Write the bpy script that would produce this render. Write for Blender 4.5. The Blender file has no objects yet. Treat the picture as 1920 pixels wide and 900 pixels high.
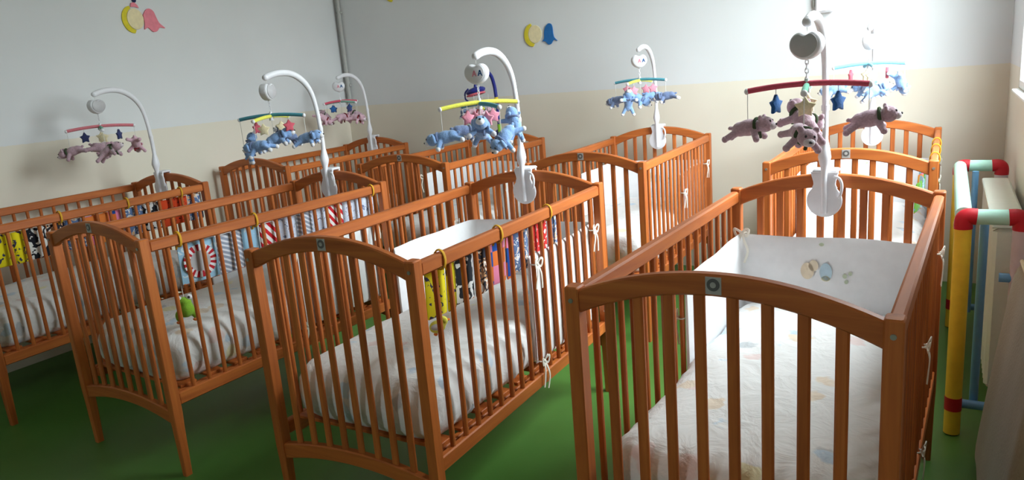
import bpy, bmesh, math, random
from mathutils import Vector, Matrix, noise

R = math.radians
random.seed(7)
scene = bpy.context.scene
COL = scene.collection

# ------------------------------------------------------------------ camera, sky, exposure
CAM_H = 1.407
F_PX, PITCH, ROLL, PAN = 1363.67, -0.224506, -0.0836098, -0.5463
cam_data = bpy.data.cameras.new('camera')
cam_data.sensor_width = 36.0
cam_data.lens = F_PX * 36.0 / 1920.0
cam_data.clip_start = 0.02
cam = bpy.data.objects.new('camera', cam_data)
COL.objects.link(cam)
fw = Vector((math.sin(PAN) * math.cos(PITCH), math.cos(PAN) * math.cos(PITCH), math.sin(PITCH)))
r0 = Vector((math.cos(PAN), -math.sin(PAN), 0))
u0 = r0.cross(fw)
rt = r0 * math.cos(ROLL) + u0 * math.sin(ROLL)
up = -r0 * math.sin(ROLL) + u0 * math.cos(ROLL)
cam.matrix_world = Matrix((
    (rt.x, up.x, -fw.x, 0), (rt.y, up.y, -fw.y, 0), (rt.z, up.z, -fw.z, CAM_H), (0, 0, 0, 1)))
scene.camera = cam

world = bpy.data.worlds.new('overcast_sky')
scene.world = world
world.use_nodes = True
wt = world.node_tree
bg = wt.nodes['Background']
# overcast sky: brightest overhead, a third of that at the horizon, dull ground below
SKY = 36.0
w_tc = wt.nodes.new('ShaderNodeTexCoord')
w_sx = wt.nodes.new('ShaderNodeSeparateXYZ')
w_rp = wt.nodes.new('ShaderNodeValToRGB')
w_mp = wt.nodes.new('ShaderNodeMapRange')
w_mp.inputs['From Min'].default_value = -1.0
wt.links.new(w_tc.outputs['Generated'], w_sx.inputs[0])
wt.links.new(w_sx.outputs['Z'], w_mp.inputs['Value'])
wt.links.new(w_mp.outputs[0], w_rp.inputs[0])
e = w_rp.color_ramp.elements
e[0].position, e[0].color = 0.49, (0.10, 0.10, 0.09, 1)
e[1].position, e[1].color = 0.51, (0.32, 0.34, 0.36, 1)
n_ = e.new(0.95)
n_.color = (0.90, 0.95, 1.0, 1)
wt.links.new(w_rp.outputs[0], bg.inputs['Color'])
bg.inputs['Strength'].default_value = SKY

vs = scene.view_settings
vs.view_transform = 'Standard'
vs.look = 'None'
vs.gamma = 1.0
vs.use_curve_mapping = False
vs.exposure = 0.0
scene.cycles.max_bounces = 10
scene.cycles.diffuse_bounces = 5
scene.cycles.transparent_max_bounces = 12

# room extents (metres); the camera stands at x = 0, y = 0 close to the window wall
XL, XR, YB, YF, ZC = -4.48, 0.285, 4.82, -2.4, 3.2
WIN = [(2.55, 4.17, 1.15, 3.02)]     # y0, y1, z0, z1 of the window in the right wall


def portal(y0, y1, z0, z1):
    d = bpy.data.lights.new('window_daylight_portal', 'AREA')
    d.shape = 'RECTANGLE'
    d.size, d.size_y = (y1 - y0), (z1 - z0)
    d.cycles.is_portal = True
    o = bpy.data.objects.new('window_daylight_portal', d)
    COL.objects.link(o)
    o.location = (XR + 0.115, (y0 + y1) / 2, (z0 + z1) / 2)
    # area light points along local -Z; make it face -X into the room
    o.rotation_euler = Matrix(((0, 0, 1), (1, 0, 0), (0, 1, 0))).to_euler()


for w in WIN:
    portal(*w)
d = bpy.data.lights.new('window_daylight_portal', 'AREA')  # sampling portal of the added fill window behind the camera
d.shape = 'RECTANGLE'
d.size, d.size_y = 0.55, 0.90
d.cycles.is_portal = True
o = bpy.data.objects.new('window_daylight_portal', d)
COL.objects.link(o)
o.location = (-0.675, YF - 0.115, 1.70)
o.rotation_euler = (R(90), 0, 0)            # faces +Y into the room


# ------------------------------------------------------------------ materials
def lin(c):
    return tuple(((v / 255) / 12.92 if v / 255 <= 0.04045 else ((v / 255 + 0.055) / 1.055) ** 2.4) for v in c) + (1.0,)


class N:
    """small wrapper to write node trees"""
    def __init__(s, name):
        s.m = bpy.data.materials.new(name)
        s.m.use_nodes = True
        s.t = s.m.node_tree
        s.b = s.t.nodes['Principled BSDF']

    def n(s, typ, **kw):
        nd = s.t.nodes.new(typ)
        for k, v in kw.items():
            setattr(nd, k, v)
        return nd

    def l(s, a, b):
        s.t.links.new(a, b)

    def ramp(s, fac, stops, interp='LINEAR'):
        r = s.n('ShaderNodeValToRGB')
        r.color_ramp.interpolation = interp
        e = r.color_ramp.elements
        while len(e) < len(stops):
            e.new(0.5)
        for i, (p, c) in enumerate(stops):
            e[i].position = p
            e[i].color = c
        s.l(fac, r.inputs[0])
        return r.outputs[0]

    def mix(s, fac, a, b, blend='MIX'):
        m = s.n('ShaderNodeMix', data_type='RGBA', blend_type=blend)
        for v, i in ((fac, 0), (a, 6), (b, 7)):
            if hasattr(v, 'is_linked'):
                s.l(v, m.inputs[i])
            else:
                m.inputs[i].default_value = v
        return m.outputs[2]

    def math(s, op, a, b=None):
        m = s.n('ShaderNodeMath', operation=op)
        for v, i in ((a, 0), (b, 1)):
            if v is None:
                continue
            if hasattr(v, 'is_linked'):
                s.l(v, m.inputs[i])
            else:
                m.inputs[i].default_value = v
        return m.outputs[0]

    def coord(s, which='Object', scale=(1, 1, 1), rnd=False):
        tc = s.n('ShaderNodeTexCoord')
        mp = s.n('ShaderNodeMapping')
        mp.inputs['Scale'].default_value = scale
        s.l(tc.outputs[which], mp.inputs['Vector'])
        if rnd:
            oi = s.n('ShaderNodeObjectInfo')
            mu = s.n('ShaderNodeVectorMath', operation='SCALE')
            mu.inputs[0].default_value = (7.3, 5.1, 9.7)
            s.l(oi.outputs['Random'], mu.inputs['Scale'])
            s.l(mu.outputs[0], mp.inputs['Location'])
        return mp.outputs[0]

    def noise(s, vec, scale, detail=3, rough=0.5, dist=0.0):
        t = s.n('ShaderNodeTexNoise')
        t.inputs['Scale'].default_value = scale
        t.inputs['Detail'].default_value = detail
        t.inputs['Roughness'].default_value = rough
        t.inputs['Distortion'].default_value = dist
        s.l(vec, t.inputs['Vector'])
        return t.outputs['Fac']

    def bump(s, h, strength=0.2, dist=0.01):
        b = s.n('ShaderNodeBump')
        b.inputs['Strength'].default_value = strength
        b.inputs['Distance'].default_value = dist
        s.l(h, b.inputs['Height'])
        s.l(b.outputs[0], s.b.inputs['Normal'])

    def col(s, c):
        if hasattr(c, 'is_linked'):
            s.l(c, s.b.inputs['Base Color'])
        else:
            s.b.inputs['Base Color'].default_value = c

    def done(s, rough=0.5, spec=0.5, coat=0.0, sheen=0.0, metal=0.0):
        s.b.inputs['Roughness'].default_value = rough
        s.b.inputs['Specular IOR Level'].default_value = spec
        s.b.inputs['Coat Weight'].default_value = coat
        s.b.inputs['Sheen Weight'].default_value = sheen
        s.b.inputs['Metallic'].default_value = metal
        return s.m


def plain(name, rgb, rough=0.5, spec=0.5, var=0.06, scale=40, bump=0.0, sheen=0.0, metal=0.0, coat=0.0):
    n = N(name)
    f = n.noise(n.coord(), scale, 3)
    c = lin(rgb)
    lo = tuple(v * (1 - var) for v in c[:3]) + (1,)
    hi = tuple(min(1, v * (1 + var)) for v in c[:3]) + (1,)
    n.col(n.ramp(f, [(0.3, lo), (0.7, hi)]))
    if bump:
        n.bump(f, bump, 0.004)
    return n.done(rough, spec, coat, sheen, metal)


def wood(name, axis):
    n = N(name)
    sc = [38, 38, 38]
    sc[axis] = 2.2
    v = n.coord('Object', sc, rnd=True)
    f = n.noise(v, 1.0, 4, 0.6, 0.6)
    c = n.ramp(f, [(0.25, lin((162, 82, 34))), (0.55, lin((192, 105, 46))), (0.8, lin((210, 124, 58)))])
    oi = n.n('ShaderNodeObjectInfo')
    tone = n.ramp(oi.outputs['Random'], [(0.0, (0.86, 0.84, 0.82, 1)), (1.0, (1.0, 1.0, 1.0, 1))])
    n.col(n.mix(1.0, c, tone, 'MULTIPLY'))
    n.bump(f, 0.05, 0.002)
    return n.done(0.48, 0.4, 0.0)


def wall_paint(name):
    n = N(name)
    g = n.n('ShaderNodeNewGeometry')
    sx = n.n('ShaderNodeSeparateXYZ')
    n.l(g.outputs['Position'], sx.inputs[0])
    f2 = n.noise(g.outputs['Position'], 60, 2)
    z = n.math('ADD', sx.outputs['Z'], n.math('MULTIPLY', n.math('SUBTRACT', f2, 0.5), 0.006))
    st = n.math('GREATER_THAN', z, 1.243)
    big = n.noise(g.outputs['Position'], 1.3, 3)
    upc = n.ramp(big, [(0.3, lin((218, 219, 220))), (0.7, lin((226, 227, 228)))])
    loc = n.ramp(big, [(0.3, lin((222, 214, 197))), (0.7, lin((230, 222, 207)))])
    n.col(n.mix(st, loc, upc))
    n.bump(n.noise(g.outputs['Position'], 180, 2), 0.08, 0.002)
    return n.done(0.6, 0.35)


def floor_mat():
    n = N('green_linoleum')
    g = n.n('ShaderNodeNewGeometry')
    f = n.noise(g.outputs['Position'], 2.2, 4)
    f2 = n.noise(g.outputs['Position'], 90, 2)
    c = n.ramp(f, [(0.3, lin((72, 118, 48))), (0.7, lin((82, 130, 56)))])
    n.col(n.mix(n.math('MULTIPLY', f2, 0.25), c, lin((62, 100, 44))))
    n.bump(f2, 0.03, 0.002)
    return n.done(0.42, 0.45)


def sheet_mat(name, base=(230, 229, 228)):
    """white cotton with scattered pastel motifs"""
    n = N(name)
    v = n.coord('Object', (1, 1, 1), rnd=True)
    wob = n.n('ShaderNodeTexNoise')
    wob.inputs['Scale'].default_value = 26
    n.l(v, wob.inputs['Vector'])
    sub = n.n('ShaderNodeVectorMath', operation='MULTIPLY_ADD')
    n.l(wob.outputs['Color'], sub.inputs[0])
    sub.inputs[1].default_value = (0.05, 0.05, 0.05)
    n.l(v, sub.inputs[2])
    vo = n.n('ShaderNodeTexVoronoi')
    vo.inputs['Scale'].default_value = 9.0
    n.l(sub.outputs[0], vo.inputs['Vector'])
    mask = n.ramp(vo.outputs['Distance'], [(0.26, (1, 1, 1, 1)), (0.33, (0, 0, 0, 1))])
    sp = n.n('ShaderNodeSeparateColor')
    n.l(vo.outputs['Color'], sp.inputs[0])
    motif = n.ramp(sp.outputs[0], [(0.0, lin((184, 206, 224))), (0.2, lin((226, 206, 182))), (0.42, lin((226, 202, 198))),
                                   (0.6, lin((232, 226, 180))), (0.75, lin((196, 216, 232))), (0.9, lin((180, 186, 190)))], 'CONSTANT')
    on = n.math('GREATER_THAN', sp.outputs[1], 0.33)
    fac = n.math('MULTIPLY', n.math('MULTIPLY', mask, on), 0.8)
    n.col(n.mix(fac, lin(base), motif))
    n.bump(n.noise(v, 11, 4, 0.55, 0.8), 0.45, 0.025)
    return n.done(0.85, 0.2, 0, 0.15)


M = {}
M['wood_x'], M['wood_y'], M['wood_z'] = wood('orange_beech_x', 0), wood('orange_beech_y', 1), wood('orange_beech_z', 2)
M['pine'] = plain('pale_pine', (196, 158, 104), 0.6)
M['wall'] = wall_paint('two_tone_wall_paint')
M['ceiling'] = plain('white_ceiling_paint', (232, 232, 230), 0.8, 0.2, 0.02)
M['floor'] = floor_mat()
M['sheet'] = sheet_mat('pastel_print_sheet')
M['bumper'] = plain('white_quilted_cotton', (236, 236, 238), 0.85, 0.2, 0.03, 25, 0.15, 0.2)
M['white_plastic'] = plain('white_plastic', (232, 231, 236), 0.35, 0.5, 0.02)
M['grey_plastic'] = plain('light_grey_plastic', (186, 184, 186), 0.45, 0.5, 0.03)
M['navy_plastic'] = plain('navy_plastic', (36, 44, 128), 0.4)
M['yellow_plastic'] = plain('yellow_plastic', (228, 200, 50), 0.4)
M['white_paint'] = plain('white_gloss_paint', (236, 236, 234), 0.4, 0.5, 0.02)
M['cord'] = plain('white_cord', (225, 222, 218), 0.8, 0.2)
M['tie'] = plain('off_white_ribbon', (236, 232, 220), 0.8, 0.2)
M['gold_tie'] = plain('mustard_ribbon', (214, 160, 40), 0.7, 0.3)
M['mauve'] = plain('mauve_plush', (190, 158, 170), 0.95, 0.1, 0.12, 160, 0.5, 0.5)
M['pale_plush'] = plain('pale_mauve_plush', (218, 204, 210), 0.95, 0.1, 0.1, 160, 0.5, 0.5)
M['pink_plush'] = plain('rose_plush', (212, 172, 186), 0.95, 0.1, 0.12, 160, 0.5, 0.5)
M['blue_plush'] = plain('baby_blue_plush', (136, 170, 218), 0.95, 0.1, 0.12, 160, 0.5, 0.5)
M['slate_plush'] = plain('slate_blue_plush', (108, 124, 160), 0.95, 0.1, 0.12, 160, 0.5, 0.5)
M['white_plush'] = plain('white_plush', (232, 232, 236), 0.95, 0.1, 0.05, 160, 0.5, 0.5)
M['dark'] = plain('dark_thread', (40, 34, 36), 0.6)
M['scarf_green'] = plain('dark_green_felt', (72, 84, 62), 0.9, 0.1)
M['scarf_red'] = plain('dark_red_felt', (134, 52, 58), 0.9, 0.1)
for nm, rgb in dict(red_bar=(206, 84, 104), pink_bar=(222, 128, 138), green_bar=(96, 168, 140), yellow_bar=(226, 222, 90),
                    teal_bar=(86, 160, 178), cyan_bar=(126, 204, 226), mint_bar=(150, 204, 190), blue_felt=(44, 92, 150),
                    cream_felt=(230, 214, 176), pink_felt=(232, 150, 168), rose_felt=(210, 96, 110), navy_felt=(58, 66, 110),
                    lime_felt=(140, 190, 60), orange_felt=(230, 130, 60)).items():
    M[nm] = plain(nm, rgb, 0.9, 0.1, 0.08, 220, 0.3, 0.2)
M['mint_foam'] = plain('mint_foam', (176, 222, 206), 0.6, 0.3, 0.03)
M['red_foam'] = plain('red_foam', (186, 26, 40), 0.55, 0.3, 0.04)
M['yellow_foam'] = plain('yellow_foam', (232, 196, 60), 0.6, 0.3, 0.04)
M['lilac_foam'] = plain('pale_lilac_foam', (206, 192, 196), 0.6, 0.3, 0.03)
M['blue_metal'] = plain('blue_painted_steel', (110, 166, 214), 0.35, 0.5, 0.03)
M['radiator'] = plain('ivory_radiator_enamel', (224, 222, 210), 0.35, 0.5, 0.02)
M['steel'] = plain('steel', (170, 168, 160), 0.35, 0.5, 0.03, metal=0.8)
M['beige_cloth'] = plain('beige_woven_cloth', (160, 142, 112), 0.95, 0.1, 0.06, 120, 0.4, 0.3)
M['conduit'] = plain('grey_conduit_paint', (178, 178, 174), 0.5, 0.4, 0.03)
M['foam_yellow'] = plain('yellow_craft_foam', (222, 204, 60), 0.8, 0.2)
M['foam_cream'] = plain('cream_craft_foam', (238, 222, 180), 0.8, 0.2)
M['foam_pink'] = plain('pink_craft_foam', (236, 138, 152), 0.8, 0.2)
M['foam_blue'] = plain('blue_craft_foam', (44, 110, 176), 0.8, 0.2)
M['foam_navy'] = plain('navy_craft_foam', (44, 48, 84), 0.8, 0.2)
M['emblem_grey'] = plain('dark_grey_print', (96, 92, 92), 0.4)
M['label_grey'] = plain('grey_label', (176, 172, 168), 0.35)
M['print_beige'] = plain('beige_print', (226, 210, 186), 0.9, 0.1)
M['print_blue'] = plain('pale_blue_print', (186, 208, 222), 0.9, 0.1)
M['print_green'] = plain('pale_green_print', (190, 200, 176), 0.9, 0.1)
M['print_yellow'] = plain('pale_yellow_print', (236, 228, 180), 0.9, 0.1)


def glass_mat():
    n = N('window_glass')
    t = n.t
    tr = n.n('ShaderNodeBsdfTransparent')
    tr.inputs[0].default_value = (0.93, 0.96, 0.95, 1)
    gl = n.n('ShaderNodeBsdfGlossy')
    gl.inputs['Roughness'].default_value = 0.02
    fr = n.n('ShaderNodeFresnel')
    mx = n.n('ShaderNodeMixShader')
    ge = n.n('ShaderNodeNewGeometry')
    n.l(n.math('MULTIPLY', fr.outputs[0], n.math('SUBTRACT', 1.0, ge.outputs['Backfacing'])), mx.inputs[0])
    n.l(tr.outputs[0], mx.inputs[1])
    n.l(gl.outputs[0], mx.inputs[2])
    n.l(mx.outputs[0], t.nodes['Material Output'].inputs[0])
    return n.m


M['glass'] = glass_mat()


def pat(name, kind, a, b, c=(255, 255, 255), scale=1.0):
    """printed cloth patterns of the activity strips"""
    n = N(name)
    v = n.coord('Object', (scale, scale, scale), rnd=True)
    if kind == 'blotch':
        f = n.noise(v, 45, 2, 0.5, 1.0)
        col = n.ramp(f, [(0.0, lin(a)), (0.53, lin(b)), (0.6, lin(c))], 'CONSTANT')
    elif kind == 'zebra':
        w = n.n('ShaderNodeTexWave')
        w.inputs['Scale'].default_value = 22
        w.inputs['Distortion'].default_value = 9
        w.inputs['Detail'].default_value = 2
        n.l(v, w.inputs['Vector'])
        col = n.ramp(w.outputs['Fac'], [(0.0, lin(a)), (0.5, lin(b))], 'CONSTANT')
    elif kind == 'stripe':
        w = n.n('ShaderNodeTexWave')
        w.bands_direction = 'DIAGONAL'
        w.inputs['Scale'].default_value = 14
        n.l(v, w.inputs['Vector'])
        col = n.ramp(w.outputs['Fac'], [(0.0, lin(a)), (0.5, lin(b))], 'CONSTANT')
    elif kind == 'rings':
        w = n.n('ShaderNodeTexWave')
        w.wave_type = 'RINGS'
        w.rings_direction = 'X'
        w.inputs['Scale'].default_value = 18
        w.inputs['Distortion'].default_value = 1.5
        n.l(v, w.inputs['Vector'])
        col = n.ramp(w.outputs['Fac'], [(0.0, lin(a)), (0.6, lin(b))], 'CONSTANT')
    elif kind == 'check':
        sn = n.n('ShaderNodeVectorMath', operation='SNAP')
        sn.inputs[1].default_value = (0.9, 0.05, 0.05)
        n.l(v, sn.inputs[0])
        wn = n.n('ShaderNodeTexWhiteNoise')
        n.l(sn.outputs[0], wn.inputs['Vector'])
        col = n.ramp(wn.outputs['Value'], [(0.0, lin(a)), (0.36, lin(b)), (0.68, lin(c))], 'CONSTANT')
    n.col(col)
    return n.done(0.85, 0.2, 0, 0.1)


P = {
    'yellow': pat('yellow_print_cloth', 'blotch', (236, 220, 30), (236, 220, 30), (60, 60, 90), 0.8),
    'zebra': pat('black_white_zebra_cloth', 'zebra', (30, 32, 40), (228, 228, 226)),
    'animal': pat('black_tan_print_cloth', 'blotch', (40, 40, 52), (214, 160, 110), (232, 230, 226)),
    'check': pat('blue_pink_orange_check_cloth', 'check', (30, 84, 170), (238, 140, 176), (232, 122, 52)),
    'red': pat('red_white_print_cloth', 'blotch', (206, 40, 40), (206, 40, 40), (240, 236, 232)),
    'bluewhite': pat('blue_white_print_cloth', 'blotch', (92, 116, 158), (230, 232, 236), (214, 172, 130)),
    'sky': pat('sky_blue_cloth', 'blotch', (160, 204, 232), (160, 204, 232), (214, 232, 242)),
    'rings': pat('grey_rings_cloth', 'rings', (150, 158, 176), (222, 224, 232)),
    'pale': pat('pale_blue_scribble_cloth', 'blotch', (206, 216, 236), (222, 228, 240), (120, 132, 170)),
    'stripe': pat('red_white_stripe_cloth', 'stripe', (206, 34, 44), (238, 236, 236)),
    'orange': pat('orange_red_cloth', 'blotch', (214, 72, 34), (214, 72, 34), (70, 34, 40)),
    'pinkorange': pat('pink_orange_cloth', 'check', (236, 120, 180), (230, 130, 60), (240, 170, 60)),
    'green': pat('green_print_cloth', 'blotch', (120, 196, 70), (120, 196, 70), (110, 190, 220)),
}


# ------------------------------------------------------------------ mesh helpers
def finish(me, mat, smooth=35):
    me.materials.append(mat)
    if smooth:
        me.polygons.foreach_set('use_smooth', [True] * len(me.polygons))
        me.set_sharp_from_angle(angle=R(smooth))
    me.update()
    return me


def link(name, me, parent=None, loc=(0, 0, 0), rot=(0, 0, 0)):
    o = bpy.data.objects.new(name, me)
    COL.objects.link(o)
    o.location = loc
    o.rotation_euler = rot
    if parent:
        o.parent = parent
    return o


def tag(o, label=None, cat=None, group=None, kind=None):
    if label: o['label'] = label
    if cat: o['category'] = cat
    if group: o['group'] = group
    if kind: o['kind'] = kind
    return o


def empty(name, loc, rz=0.0):
    o = bpy.data.objects.new(name, None)
    o.empty_display_size = 0.1
    COL.objects.link(o)
    o.location = loc
    o.rotation_euler = (0, 0, rz)
    return o


class MB:
    def __init__(s):
        s.v, s.f = [], []

    def add(s, vs_, fs):
        o = len(s.v)
        s.v += [tuple(v) for v in vs_]
        s.f += [tuple(i + o for i in f) for f in fs]
        return s

    def loft(s, secs, cap=True, closed=False):
        n = len(secs[0])
        vs_ = [p for sec in secs for p in sec]
        fs = []
        m = len(secs)
        for i in range(m if closed else m - 1):
            a, b = i * n, ((i + 1) % m) * n
            for j in range(n):
                k = (j + 1) % n
                fs.append((a + j, a + k, b + k, b + j))
        if cap and not closed:
            fs.append(tuple(reversed(range(n))))
            fs.append(tuple((m - 1) * n + j for j in range(n)))
        return s.add(vs_, fs)

    def box(s, c, d, bev=0.003, mat=None):
        """chamfered box: centre c, size d"""
        b = min(bev, min(d) * 0.45)
        x, y, z = d[0] / 2, d[1] / 2, d[2] / 2
        def ring(ix, iy, zz):
            pts = []
            for sx, sy in ((1, 1), (-1, 1), (-1, -1), (1, -1)):
                a = (sx * (x - ix), sy * (y - iy - b), zz)
                e = (sx * (x - ix - b), sy * (y - iy), zz)
                pts += [a, e] if sx * sy > 0 else [e, a]
            return pts
        secs = [ring(b, b, -z), ring(0, 0, -z + b), ring(0, 0, z - b), ring(b, b, z)]
        secs = [[Vector(p) for p in r] for r in secs]
        if mat:
            secs = [[mat @ p for p in r] for r in secs]
        secs = [[p + Vector(c) for p in r] for r in secs]
        return s.loft(secs)

    def tube(s, path, rad, n=10, flat=1.0, up=None, closed=False):
        path = [Vector(p) for p in path]
        m = len(path)
        rr = rad if isinstance(rad, (list, tuple)) else [rad] * m
        secs = []
        prev = None
        for i, p in enumerate(path):
            if closed:
                t = (path[(i + 1) % m] - path[i - 1]).normalized()
            else:
                t = (path[min(i + 1, m - 1)] - path[max(i - 1, 0)]).normalized()
            if prev is None:
                ref = Vector(up) if up else (Vector((0, 0, 1)) if abs(t.z) < 0.9 else Vector((1, 0, 0)))
                a = (ref - t * ref.dot(t)).normalized()
            else:
                a = (prev - t * prev.dot(t)).normalized()
            prev = a
            b = t.cross(a)
            secs.append([p + a * (math.cos(2 * math.pi * k / n) * rr[i]) + b * (math.sin(2 * math.pi * k / n) * rr[i] * flat) for k in range(n)])
        return s.loft(secs, closed=closed)

    def ell(s, c, r, rot=None, nu=16, nv=10):
        c = Vector(c)
        r = (r, r, r) if not isinstance(r, (tuple, list)) else r
        vs_ = []
        for i in range(1, nv):
            th = math.pi * i / nv
            for j in range(nu):
                ph = 2 * math.pi * j / nu
                vs_.append(Vector((r[0] * math.sin(th) * math.cos(ph), r[1] * math.sin(th) * math.sin(ph), r[2] * math.cos(th))))
        vs_ += [Vector((0, 0, r[2])), Vector((0, 0, -r[2]))]
        if rot:
            vs_ = [rot @ v for v in vs_]
        vs_ = [v + c for v in vs_]
        fs = []
        for i in range(nv - 2):
            for j in range(nu):
                k = (j + 1) % nu
                fs.append((i * nu + j, (i + 1) * nu + j, (i + 1) * nu + k, i * nu + k))
        T, B = len(vs_) - 2, len(vs_) - 1
        for j in range(nu):
            k = (j + 1) % nu
            fs.append((T, j, k))
            fs.append((B, (nv - 2) * nu + k, (nv - 2) * nu + j))
        return s.add(vs_, fs)

    def prism(s, outline, th, bev=0.0, frame=None, round_=0):
        """2D outline extruded along local z (centred), optional rounded rim; frame maps to 3D"""
        cx = sum(p[0] for p in outline) / len(outline)
        cy = sum(p[1] for p in outline) / len(outline)
        def inset(d):
            out = []
            n = len(outline)
            ar = sum(outline[i][0] * outline[(i + 1) % n][1] - outline[(i + 1) % n][0] * outline[i][1] for i in range(n))
            sg = 1 if ar > 0 else -1
            for i in range(n):
                p0, p1, p2 = outline[i - 1], outline[i], outline[(i + 1) % n]
                e1 = Vector((p1[0] - p0[0], p1[1] - p0[1])).normalized()
                e2 = Vector((p2[0] - p1[0], p2[1] - p1[1])).normalized()
                nn = Vector((-(e1.y + e2.y), e1.x + e2.x))
                if nn.length > 1e-6: nn.normalize()
                out.append((p1[0] + sg * nn.x * d, p1[1] + sg * nn.y * d))
            return out
        h = th / 2
        if bev > 0:
            k = max(1, round_)
            prof = []
            for i in range(k + 1):
                a = (math.pi / 2) * i / k
                prof.append((bev * (1 - math.sin(a)), -h + bev * (1 - math.cos(a))))
            prof += [(d, -z) for d, z in reversed(prof)]
        else:
            prof = [(0, -h), (0, h)]
        secs = [[Vector((x, y, z)) for x, y in inset(d)] for d, z in prof]
        if frame:
            secs = [[frame @ p for p in q] for q in secs]
        return s.loft(secs)

    def mesh(s, name, mat, smooth=35):
        me = bpy.data.meshes.new(name)
        me.from_pydata(s.v, [], s.f)
        bm = bmesh.new()
        bm.from_mesh(me)
        bmesh.ops.recalc_face_normals(bm, faces=bm.faces[:])
        bm.to_mesh(me)
        bm.free()
        return finish(me, mat, smooth)

    def obj(s, name, mat, parent=None, loc=(0, 0, 0), rot=(0, 0, 0), smooth=35):
        return link(name, s.mesh(name, mat, smooth), parent, loc, rot)


def remeshed(mb, voxel, name, mat, smooth_it=4):
    """fuse overlapping volumes into one continuous surface"""
    me = bpy.data.meshes.new('tmp')
    me.from_pydata(mb.v, [], mb.f)
    bm = bmesh.new(); bm.from_mesh(me)
    bmesh.ops.recalc_face_normals(bm, faces=bm.faces[:])
    bm.to_mesh(me); bm.free()
    o = bpy.data.objects.new('tmp', me)
    COL.objects.link(o)
    m = o.modifiers.new('r', 'REMESH'); m.mode = 'VOXEL'; m.voxel_size = voxel
    sm = o.modifiers.new('s', 'SMOOTH'); sm.iterations = smooth_it; sm.factor = 0.5
    dg = bpy.context.evaluated_depsgraph_get()
    res = bpy.data.meshes.new_from_object(o.evaluated_get(dg))
    res.name = name
    bpy.data.objects.remove(o)
    bpy.data.meshes.remove(me)
    res.materials.clear()
    return finish(res, mat, 80)


def smoothpath(pts, sub=6):
    """Catmull-Rom through pts"""
    pts = [Vector(p) for p in pts]
    out = []
    for i in range(len(pts) - 1):
        p0, p1, p2, p3 = pts[max(i - 1, 0)], pts[i], pts[i + 1], pts[min(i + 2, len(pts) - 1)]
        for k in range(sub):
            t = k / sub
            out.append(0.5 * ((2 * p1) + (p2 - p0) * t + (2 * p0 - 5 * p1 + 4 * p2 - p3) * t * t + (3 * p1 - p0 - 3 * p2 + p3) * t ** 3))
    out.append(pts[-1])
    return out


# ------------------------------------------------------------------ room shell
def quad_box(name, lo, hi, mat, parent=None):
    c = [(a + b) / 2 for a, b in zip(lo, hi)]
    d = [b - a for a, b in zip(lo, hi)]
    o = MB().box((0, 0, 0), d, 0.0005).obj(name, mat, parent, c, smooth=0)
    return o


T = 0.12
tag(quad_box('floor', (XL - T, YF - T, -0.2), (XR + T, YB + T, 0), M['floor']), kind='structure', label='green linoleum floor under the cribs')
tag(quad_box('ceiling', (XL - T, YF - T, ZC), (XR + T, YB + T, ZC + 0.2), M['ceiling']), kind='structure', label='plain white ceiling above the frame')
tag(quad_box('wall_left', (XL - T, YF, 0), (XL, YB, ZC), M['wall']), kind='structure', label='left wall painted white over cream')
tag(quad_box('wall_back', (XL - T, YB, 0), (XR + T, YB + T, ZC), M['wall']), kind='structure', label='back wall painted white over cream')
FW = (-0.95, -0.40, 1.25, 2.15)                 # x0, x1, z0, z1 of the window added behind the camera as fill
mb = MB()
for x0, x1, z0, z1 in ((XL - T, FW[0], 0, ZC), (FW[1], XR + T, 0, ZC), (FW[0], FW[1], 0, FW[2]), (FW[0], FW[1], FW[3], ZC)):
    mb.box(((x0 + x1) / 2, YF - T / 2, (z0 + z1) / 2), (x1 - x0, T, z1 - z0), 0.0005)
tag(mb.obj('wall_front', M['wall'], smooth=0), kind='structure', label='wall behind the camera')
mb = MB()
def wbox(y0, y1, z0, z1):
    mb.box((XR + T / 2, (y0 + y1) / 2, (z0 + z1) / 2), (T, y1 - y0, z1 - z0), 0.0005)
ys = [YF] + sorted([v for w in WIN for v in w[:2]]) + [YB]
for i in range(0, len(ys), 2):
    wbox(ys[i], ys[i + 1], 0, ZC)
for y0, y1, z0, z1 in WIN:
    wbox(y0, y1, 0, z0)
    wbox(y0, y1, z1, ZC)
tag(mb.obj('wall_right', M['wall'], smooth=0), kind='structure', label='window wall on the right painted white over cream')

for k, (y0, y1, z0, z1) in enumerate(WIN):
    w = empty('window_%d' % (k + 1), (XR + 0.018, (y0 + y1) / 2, z0))
    tag(w, 'bright window with white frame in the right wall' if k == 0 else 'second window in the right wall, beside the camera', kind='structure')
    ww, hh = y1 - y0, z1 - z0
    fr = MB()
    for s in (-1, 1):
        fr.box((0, s * (ww / 2 - 0.011), hh / 2), (0.034, 0.022, hh), 0.003)
        fr.box((0, 0, hh / 2 + s * (hh / 2 - 0.02)), (0.034, ww - 0.044, 0.04), 0.003)
    fr.box((0, -0.1, hh / 2), (0.030, 0.04, hh - 0.08), 0.003)
    fr.obj('window_frame', M['white_paint'], w)
    for y_a, y_b in ((-ww / 2 + 0.022, -0.12), (-0.08, ww / 2 - 0.022)):
        MB().box((0, 0, 0), (0.006, y_b - y_a, hh - 0.08), 0.001).obj('pane', M['glass'], w, (-0.004, (y_a + y_b) / 2, hh / 2), smooth=0)
    MB().box((0, 0, 0), (0.03, ww - 0.004, 0.016), 0.004).obj('window_sill', M['white_paint'], w, (-0.030, 0, -0.010))

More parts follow.
